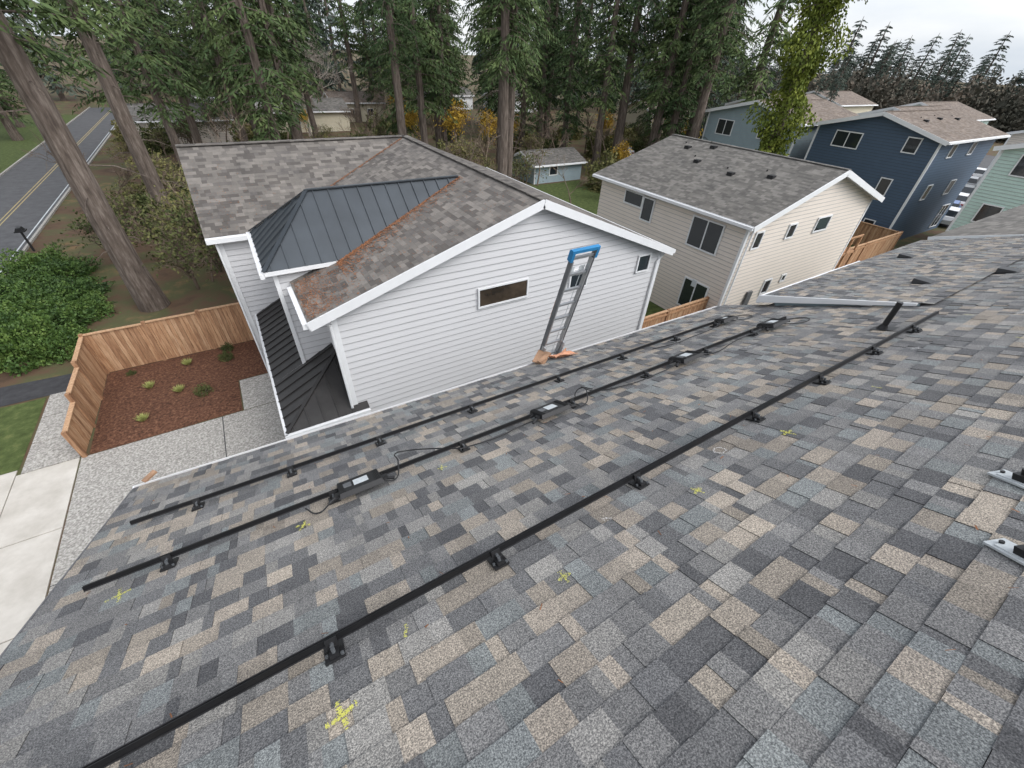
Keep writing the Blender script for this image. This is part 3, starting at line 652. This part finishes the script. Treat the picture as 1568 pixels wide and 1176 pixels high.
def conifer(name,seed,h,z0,rmax,rt,leafmat,step=.6,lsz=.3,dens=1,k=10,ivy=False,sp=.24,thin=.45):
    r=np.random.default_rng(seed);wood=[];C=[];D=[]
    zs=np.linspace(0,h,14);wob=np.cumsum(r.normal(0,.05,(14,2)),0);wob[0]=0
    path=[(wob[i,0],wob[i,1],z) for i,z in enumerate(zs)]
    rad=[rt*(1.25 if i==0 else 1)*(1-z/h)**.75+.03 for i,z in enumerate(zs)]
    wood.append(tube(path,rad,k))
    z=z0
    while z<h-.5:
        f=(z-z0)/(h-z0)
        for b_ in range(r.integers(3,6)):
            L=rmax*(1-f)**.75*r.uniform(.55,1.15)*(0.55+.45*min(1,f*5+.2))+.4
            az=r.uniform(0,2*np.pi);ca,sa=np.cos(az),np.sin(az);dz=r.uniform(-.05,.25)
            dr=r.uniform(.35,.6)
            S=np.arange(.12,1,sp/L)
            px=L*S;pz=z+r.uniform(-.3,.3)+dz*L*S-dr*L*S**2
            wx=np.interp(z,zs,wob[:,0]);wy=np.interp(z,zs,wob[:,1])
            P=np.stack([wx+ca*px,wy+sa*px,pz],1)
            if len(P)<3: continue
            idx=np.linspace(0,len(P)-1,4).astype(int)
            wood.append(tube(np.vstack([[wx,wy,pz[0]],P[idx]]),[.012*L+.02,.011*L+.01,.008*L+.008,.012,.006],3))
            for sgn in (-1,1):
                for i in range(len(P)):
                    tl=(.34*L*(1-S[i])**.8+.3)*r.uniform(.6,1.1);tl=min(tl,1.5)
                    m=max(1,int(tl/.26*dens));u=(np.arange(m)+.7)/m*tl
                    fwd=r.uniform(.35,.9)
                    tx=ca*fwd-sgn*sa;ty=sa*fwd+sgn*ca;nn_=np.hypot(tx,ty)
                    pts=P[i]+np.stack([tx/nn_*u,ty/nn_*u,-.25*u-.18*u**2],1)+r.normal(0,.05,(m,3))
                    C.append(pts);D.append(np.tile([tx/nn_,ty/nn_,-.7],(m,1))+r.normal(0,.35,(m,3)))
        z+=step*r.uniform(.7,1.3)
    zz=3.0
    while z0>8 and zz<z0:
        az=r.uniform(0,6.28);L=r.uniform(.5,2.2);wx=np.interp(zz,zs,wob[:,0]);wy=np.interp(zz,zs,wob[:,1])
        wood.append(tube([[wx,wy,zz],[wx+np.cos(az)*(rt*.5+L*.5),wy+np.sin(az)*(rt*.5+L*.5),zz-.05*L],[wx+np.cos(az)*(rt*.5+L),wy+np.sin(az)*(rt*.5+L),zz-.3*L]],[.035,.025,.01],3));zz+=r.uniform(.3,1.1)
    C=np.concatenate(C);D=np.concatenate(D);n=len(C)
    lv=leaves(C,D,r.uniform(.8,1.7,n)*lsz,r.uniform(.7,1.25,n)*lsz*thin,r)
    g=[(np.concatenate(wood),4,0),(lv,4,1)]
    mats=[M_bark,leafmat]
    if ivy:
        n=22000;zz=r.uniform(.3,h*.85,n);lump=.55+.75*(np.sin(zz*1.7)*.5+.5)*r.uniform(.5,1,n)+.4*np.sin(zz*.6)**2
        a=r.uniform(0,6.28,n);rr=lump*np.sqrt(r.uniform(.1,1,n))*1.35*(1+.35*np.sin(3*a+zz))
        C2=np.stack([rr*np.cos(a),rr*np.sin(a),zz],1);D2=np.stack([np.cos(a)*.4,np.sin(a)*.4,-np.ones(n)],1)+r.normal(0,.4,(n,3))
        g.append((leaves(C2,D2,r.uniform(.14,.3,n),r.uniform(.1,.2,n),r),4,2));mats.append(M_ivy)
    return arrmesh(name,g,mats)
def bush(name,seed,rx,ry,rz,n,lsz,mat,twigs=20,lump=.35):
    r=np.random.default_rng(seed)
    d=r.normal(size=(n,3));d[:,2]=np.abs(d[:,2])*1.1-.15;d/=np.linalg.norm(d,axis=1,keepdims=True)
    ph=r.uniform(0,6,6)
    lm=1+lump*(np.sin(d[:,0]*5+ph[0])*np.sin(d[:,1]*6+ph[1])+.6*np.sin(d[:,2]*9+ph[2]+d[:,0]*7))
    rr=lm*r.uniform(.35,1,n)**.45
    C=d*rr[:,None]*np.array([rx,ry,rz]);C[:,2]=np.maximum(C[:,2],.02)
    D=d+r.normal(0,.7,(n,3))
    g=[(leaves(C,D,r.uniform(.7,1.4,n)*lsz,r.uniform(.4,.8,n)*lsz,r),4,0)]
    w=[]
    for i in range(twigs):
        a=d[i]*np.array([rx,ry,rz])*r.uniform(.7,1);w.append(tube([[0,0,0],a*.5+r.normal(0,.1,3),a],[.03,.02,.006],3))
    if w: g.append((np.concatenate(w),4,1))
    return arrmesh(name,g,[mat,M_twig])
def bare(name,seed,h,mat,leaf=None,nl=0,levels=5,r0=.12):
    r=np.random.default_rng(seed);w=[];tips=[]
    def grow(p,d,L,rad,lv):
        q=p+d*L;mid=p+d*L*.5+r.normal(0,.04*L,3)
        w.append(tube([p,mid,q],[rad,rad*.85,rad*.65],4 if lv<2 else 3))
        tips.append(q)
        if lv>=levels: return
        for i in range(r.integers(2,5)):
            nd=d+r.normal(0,.45,3)+np.array([0,0,.12]);nd/=np.linalg.norm(nd)
            grow(p+d*L*r.uniform(.55,1),nd,L*r.uniform(.55,.82),max(rad*.55,.01),lv+1)
    for s in range(3 if r0<.1 else 1):
        d=np.array([r.normal(0,.2),r.normal(0,.2),1.]);d/=np.linalg.norm(d);grow(np.zeros(3),d,h*.3,r0,0)
    g=[(np.concatenate(w),4,0)];mats=[mat]
    if leaf:
        t=np.array(tips);C=t[r.integers(0,len(t),nl)]+r.normal(0,.28,(nl,3));g.append((leaves(C,r.normal(size=(nl,3)),r.uniform(.12,.25,nl),r.uniform(.08,.16,nl),r),4,1));mats.append(leaf)
    return arrmesh(name,g,mats)
def place(name,me,x,y,s=1,rz=None,parent=None,sz=None,z=0):
    ob=bpy.data.objects.new(name,me);scene.collection.objects.link(ob);ob.location=(x,y,z)
    ob.rotation_euler=(0,0,random.uniform(0,6.28) if rz is None else rz);ob.scale=(s,s,sz or s)
    if parent: ob.parent=parent
    return ob
# crowns stop at 22 m on the tall firs' visible part plus a full top
CH=[conifer("fir_high%d"%i,10+i,28,z0,4.6,.5,M_fir,step=.8,lsz=.34,dens=1.15,thin=.32,sp=.22) for i,z0 in enumerate((10.0,11.5))]
CL=[conifer("fir_low%d"%i,20+i,26,2.5+i*2,4.0,.4,M_fir,step=.8,lsz=.42,dens=.9,k=6,sp=.26,thin=.34) for i in range(3)]
CF=[conifer("fir_far%d"%i,30+i,24,1.5,4.0,.35,M_firf,step=.9,lsz=.7,dens=.5,k=4,sp=.34,thin=.4) for i in range(2)]
CI=conifer("ivy_fir",41,26,12,2.6,.4,M_ivy,step=1.0,lsz=.28,k=8,ivy=True)
B1=bush("understory1",1,2.2,2.2,2.0,2600,.3,M_bgreen);B2=bush("understory2",2,1.6,1.8,2.6,2400,.3,M_bgreen,lump=.5)
BF=bush("far_brush",12,5,5,5.5,2600,.7,M_farb,lump=.5,twigs=12)
BL=bush("laurel",3,2.4,2.4,1.5,7500,.19,M_laur,lump=.35)
BA=bare("bare1",5,9,M_twig,levels=5);BB=bare("bare2",6,5,M_twig,M_bgreen,700,levels=4,r0=.07);BY=bare("yellow",8,8,M_twig,M_yleaf,1900,levels=4)
BP=bare("pale",9,14,M_twigl,levels=6,r0=.2)
place("douglas_fir_tree",CH[0],-5.6,26.3,1.08,.3);place("douglas_fir_tree",CH[1],-5.0,40.3,1.05,1.5)
place("douglas_fir_tree",CH[1],13.6,40,.8,2.1,sz=.95);place("douglas_fir_tree",CH[0],18.9,32,.85,4.0,sz=1);place("douglas_fir_tree",CH[1],20.3,33.4,.8,.9,sz=.95)
place("douglas_fir_tree",CH[1],41.5,42.5,1.1,2.5);place("douglas_fir_tree",CH[0],46.5,41,1.0,5.1);place("douglas_fir_tree",CH[0],43,33.0,1.0,1.1)
place("douglas_fir_tree",CH[1],47,36.5,1.1,1.9);place("douglas_fir_tree",CH[0],27,46,1.0,.2)
place("ivy_covered_fir_tree",CI,37,20.9,1,.5)
place("bare_deciduous_tree",BP,12,78,1.3)
def azd(az,dist): return dist*math.cos(math.radians(az)),dist*math.sin(math.radians(az))
def okpos(x,y,dd,az):
    if -21<x<-10.5 : return False
    if -4<x<15 and y<27: return False
    if 17<x<34 and y<31: return False
    if 42<x<57 and y<35: return False
    if 74<az<80 and dd<92: return False
    if 60<az<64 and dd<90: return False
    return True
fo=empty("conifer_forest");n=0
while n<54:
    az=random.uniform(33,101);dd_=random.uniform(58,118);x,y=azd(az,dd_)
    if not okpos(x,y,dd_,az): continue
    place("fir",random.choice(CL),x,y,random.uniform(.85,1.35),parent=fo);n+=1
for az,dd_ in ((97,60),(92,62),(88,55),(83,58),(71,66),(67,60),(57,62),(52,60),(48,58),(85,48),(69,50),(94,50)):
    x,y=azd(az,dd_);place("fir",random.choice(CL),x,y,random.uniform(.9,1.2),parent=fo)
for (x,y) in ((-23,60),(-26,72),(-22,84),(-30,66),(-24,96),(-34,80),(-22,108)): place("fir",random.choice(CL),x,y,random.uniform(.9,1.2),parent=fo)
df=empty("distant_treeline")
for i in range(120):
    az=random.uniform(-4,40);dd_=random.uniform(190,290);x,y=azd(az,dd_)
    s=random.uniform(.6,.95) if random.random()<.8 else random.uniform(.95,1.2)
    place("far_fir",random.choice(CF),x,y,s*1.5,parent=df,sz=s*.93)
for i in range(60):
    az=random.uniform(-4,40);dd_=random.uniform(150,200);x,y=azd(az,dd_);place("far_brush",BF,x,y,random.uniform(.8,1.5),parent=df)
for i in range(24):
    az=random.uniform(24,38);dd_=random.uniform(85,130);x,y=azd(az,dd_);place("far_fir",random.choice(CF),x,y,random.uniform(.45,.62),parent=df)
for i in range(55):
    az=random.uniform(36,112);dd_=random.uniform(125,175);x,y=azd(az,dd_);place("far_fir",random.choice(CF),x,y,random.uniform(1.1,1.6),parent=df)
un=empty("understory_brush");n=0
while n<130:
    az=random.uniform(38,103);dd_=random.uniform(31,85);x,y=azd(az,dd_)
    if not okpos(x,y,30 if dd_>70 else 200,az): continue
    me=random.choices([B1,B2,BA,BB,BY],[3,3,3,5,1.0])[0]
    place("brush",me,x,y,random.uniform(.6,1.2),parent=un);n+=1
for (x,y,s) in ((-3.6,27.5,1.0),(-2.4,29.5,1.1),(-4.2,31.5,1),(-1.5,26.8,.8),(-7.6,33,.9),(-3,34,1.1),(-.5,30,1),(-6.8,37,.9)):
    place("brush",BB,x,y,s,parent=un);place("brush",BA,x+.7,y+.8,s*.5,parent=un)
for (x,y) in ((30,52),(34,54),(55,50),(48,52),(30,84),(23,60)): place("autumn_maple_tree",BY,x,y,1.0)
hd=empty("laurel_hedge")
for (x,y,s) in ((-10.3,23.6,.75),(-11.4,25,.7),(-9.6,25.6,.75),(-10.8,27.5,.8),(-9.5,28.8,.75),(-11.2,30,.8),(-10.2,31.8,.75),(-11.3,33.8,.7),(-12.0,22.9,.4),(-9.0,23.4,.5),(-8.6,27,.5)):
    place("shrub",BL,x,y,s,parent=hd,sz=s*random.uniform(.8,1.25))
def tuft(name,mat,n,h,sp):
    r=np.random.default_rng(3);a=r.uniform(0,6.28,n);t=r.uniform(.1,1,n);c=np.stack([np.cos(a)*t*sp*.6,np.sin(a)*t*sp*.6,np.full(n,h*.45)],1)
    d=np.stack([np.cos(a)*t*.9,np.sin(a)*t*.9,np.ones(n)],1);return arrmesh(name,[(leaves(c,d,r.uniform(.7,1.1,n)*h,np.full(n,.02),r),4,0)],[mat])
M_tuft=plain("grass_blades",(.34,.36,.12),.8,var=.3,scale=9)
TF=tuft("tuft",M_tuft,160,.32,.28)
for (x,y) in ((-5.4,18.3),(-4.1,19.4),(-4.4,17.5),(-5.5,16.2)): place("ornamental_grass",TF,x,y,1,z=.08)
BS=bush("smallbush",7,.32,.32,.38,900,.07,M_bgreen,twigs=6)
for (x,y,s) in ((-3.6,17,.9),(-2.7,19.2,.8),(-2.6,20,.7),(-6.1,19.7,.5)): place("garden_shrub",BS,x,y,s,z=.06)
# ---------------------------------------------------------------- cars
def car(x,y,rz,paint,z=0):
    e=empty("parked_car",(x,y,z));e.rotation_euler=(0,0,rz);mb=MB()
    prof=[(-2.2,.35),(2.2,.35),(2.25,.7),(1.4,.92),(-2.1,.98),(-2.25,.7)];w=.88
    for s in (-1,1): mb.face([(a,s*w,b_) for a,b_ in prof][::s],0)
    for i in range(len(prof)):
        a,b_=prof[i],prof[(i+1)%len(prof)];mb.face([(a[0],-w,a[1]),(b_[0],-w,b_[1]),(b_[0],w,b_[1]),(a[0],w,a[1])],0)
    cb=[(1.1,.93,.84),(-1.8,.96,.84),(-1.35,1.42,.66),(.35,1.45,.66)]
    for i in range(4):
        a,b_=cb[i],cb[(i+1)%4];mb.face([(a[0],-a[2],a[1]),(b_[0],-b_[2],b_[1]),(b_[0],b_[2],b_[1]),(a[0],a[2],a[1])],0 if i==2 else 1)
    for s in (-1,1): mb.face([(a[0],s*a[2],a[1]) for a in cb],1)
    for a in (-1.35,1.4):
        for s in (-1,1): mb.cyl((a,s*.7,.33),(a,s*.9,.33),.33,.33,14,2)
    for s in (-1,1): mb.box(2.2,2.27,s*.65-.15,s*.65+.15,.6,.72,3);mb.box(-2.27,-2.2,s*.65-.15,s*.65+.15,.65,.8,4)
    mb.build("car_body",[paint,M_glass,M_blackp,M_label,M_red],e,off=0)
for a in ((57.5,12.9,.2,M_carw),(61,14.2,.2,M_carb),(66,15,.2,M_carw),(72,16.2,.2,M_carg),(79,18,.2,M_carw),(88,19.5,.2,M_carw),(50,50,1.2,M_carw),(54,47,1.0,M_carw),(38,60,.6,M_carg)): car(*a)
mb=MB();mb.box(-12.45,-12.35,38,38.1,0,1.25);mb.box(-12.65,-12.15,37.8,38.35,1.25,1.32)
mb.hexa([(-12.6,37.85,1.32),(-12.2,37.85,1.32),(-12.2,38.3,1.32),(-12.6,38.3,1.32),(-12.5,37.85,1.5),(-12.3,37.85,1.5),(-12.3,38.3,1.5),(-12.5,38.3,1.5)]);mb.build("mailbox",[M_blackp],off=0)
mb=MB()
mb.box(30.7,33,10.6,12.6,-9.2,-9.05)
for x in (30.8,31.8,32.9): mb.box(x-.05,x+.05,10.6,10.7,-11.2,-8.1)
mb.box(30.7,33,10.6,10.68,-8.15,-8.05);mb.build("wooden_deck",[M_wood])
# ---------------------------------------------------------------- world, light, camera
w=bpy.data.worlds.new("World");scene.world=w;w.use_nodes=True;nt=w.node_tree;L=nt.links
bg=nt.nodes["Background"];sky=nt.nodes.new("ShaderNodeTexSky");sky.sky_type='NISHITA';sky.sun_disc=False
EL,AZ=math.radians(48),math.radians(150)
sky.sun_elevation=EL;sky.sun_rotation=AZ;sky.air_density=1;sky.dust_density=3
hs=nt.nodes.new("ShaderNodeHueSaturation");hs.inputs["Saturation"].default_value=.2;hs.inputs["Value"].default_value=2.15
L.new(sky.outputs[0],hs.inputs["Color"])
tc=nt.nodes.new("ShaderNodeTexCoord");mp=nt.nodes.new("ShaderNodeMapping");mp.inputs["Scale"].default_value=(1,1,4);L.new(tc.outputs["Generated"],mp.inputs[0])
no=nt.nodes.new("ShaderNodeTexNoise");no.inputs["Scale"].default_value=2.4;no.inputs["Detail"].default_value=7;L.new(mp.outputs[0],no.inputs["Vector"])
rp=ramp(nt,[(.35,(.88,.91,.96)),(.65,(1.15,1.16,1.17))]);L.new(no.outputs["Fac"],rp.inputs[0])
mx=nt.nodes.new("ShaderNodeMix");mx.data_type='RGBA';mx.blend_type='MULTIPLY';mx.inputs[0].default_value=1
L.new(hs.outputs[0],mx.inputs[6]);L.new(rp.outputs[0],mx.inputs[7])
cmx=nt.nodes.new("ShaderNodeMix");cmx.data_type='RGBA';cmx.blend_type='MIX'
sx_=nt.nodes.new("ShaderNodeSeparateXYZ");L.new(tc.outputs["Generated"],sx_.inputs[0])
mr=nt.nodes.new("ShaderNodeMapRange");mr.inputs[1].default_value=0;mr.inputs[2].default_value=.45;mr.inputs[3].default_value=.9;mr.inputs[4].default_value=0;L.new(sx_.outputs[2],mr.inputs[0])
L.new(mr.outputs[0],cmx.inputs[0]);L.new(mx.outputs[2],cmx.inputs[6])
cl2=ramp(nt,[(.36,(4.9,5.4,6.0)),(.62,(7.2,7.3,7.4))]);L.new(no.outputs["Fac"],cl2.inputs[0])
# colour ramp stores 0..1 nicely only as data; scale it up explicitly
L.new(cl2.outputs[0],cmx.inputs[7])
L.new(cmx.outputs[2],bg.inputs["Color"]);bg.inputs["Strength"].default_value=.15
sd=bpy.data.lights.new("sun",'SUN');sd.energy=.55;sd.angle=math.radians(30);sd.color=(1,.97,.93)
so=bpy.data.objects.new("sun",sd);scene.collection.objects.link(so)
sdir=Vector((math.sin(AZ)*math.cos(EL),math.cos(AZ)*math.cos(EL),math.sin(EL)))
so.rotation_euler=sdir.to_track_quat('Z','Y').to_euler()
cam=bpy.data.cameras.new("camera");cam.sensor_width=36;cam.lens=36*630/1568;cam.clip_start=.05;cam.clip_end=4000
co=bpy.data.objects.new("camera",cam);scene.collection.objects.link(co)
Rm=[[.8534,-.5198,.0401],[.2995,.5519,.7783],[-.4267,-.6521,.6267]]
m=Matrix(((Rm[0][0],Rm[1][0],Rm[2][0],0),(Rm[0][1],Rm[1][1],Rm[2][1],0),(Rm[0][2],Rm[1][2],Rm[2][2],H),(0,0,0,1)))
co.matrix_world=m;scene.camera=co
scene.view_settings.view_transform='Standard';scene.view_settings.look='None';scene.view_settings.exposure=0
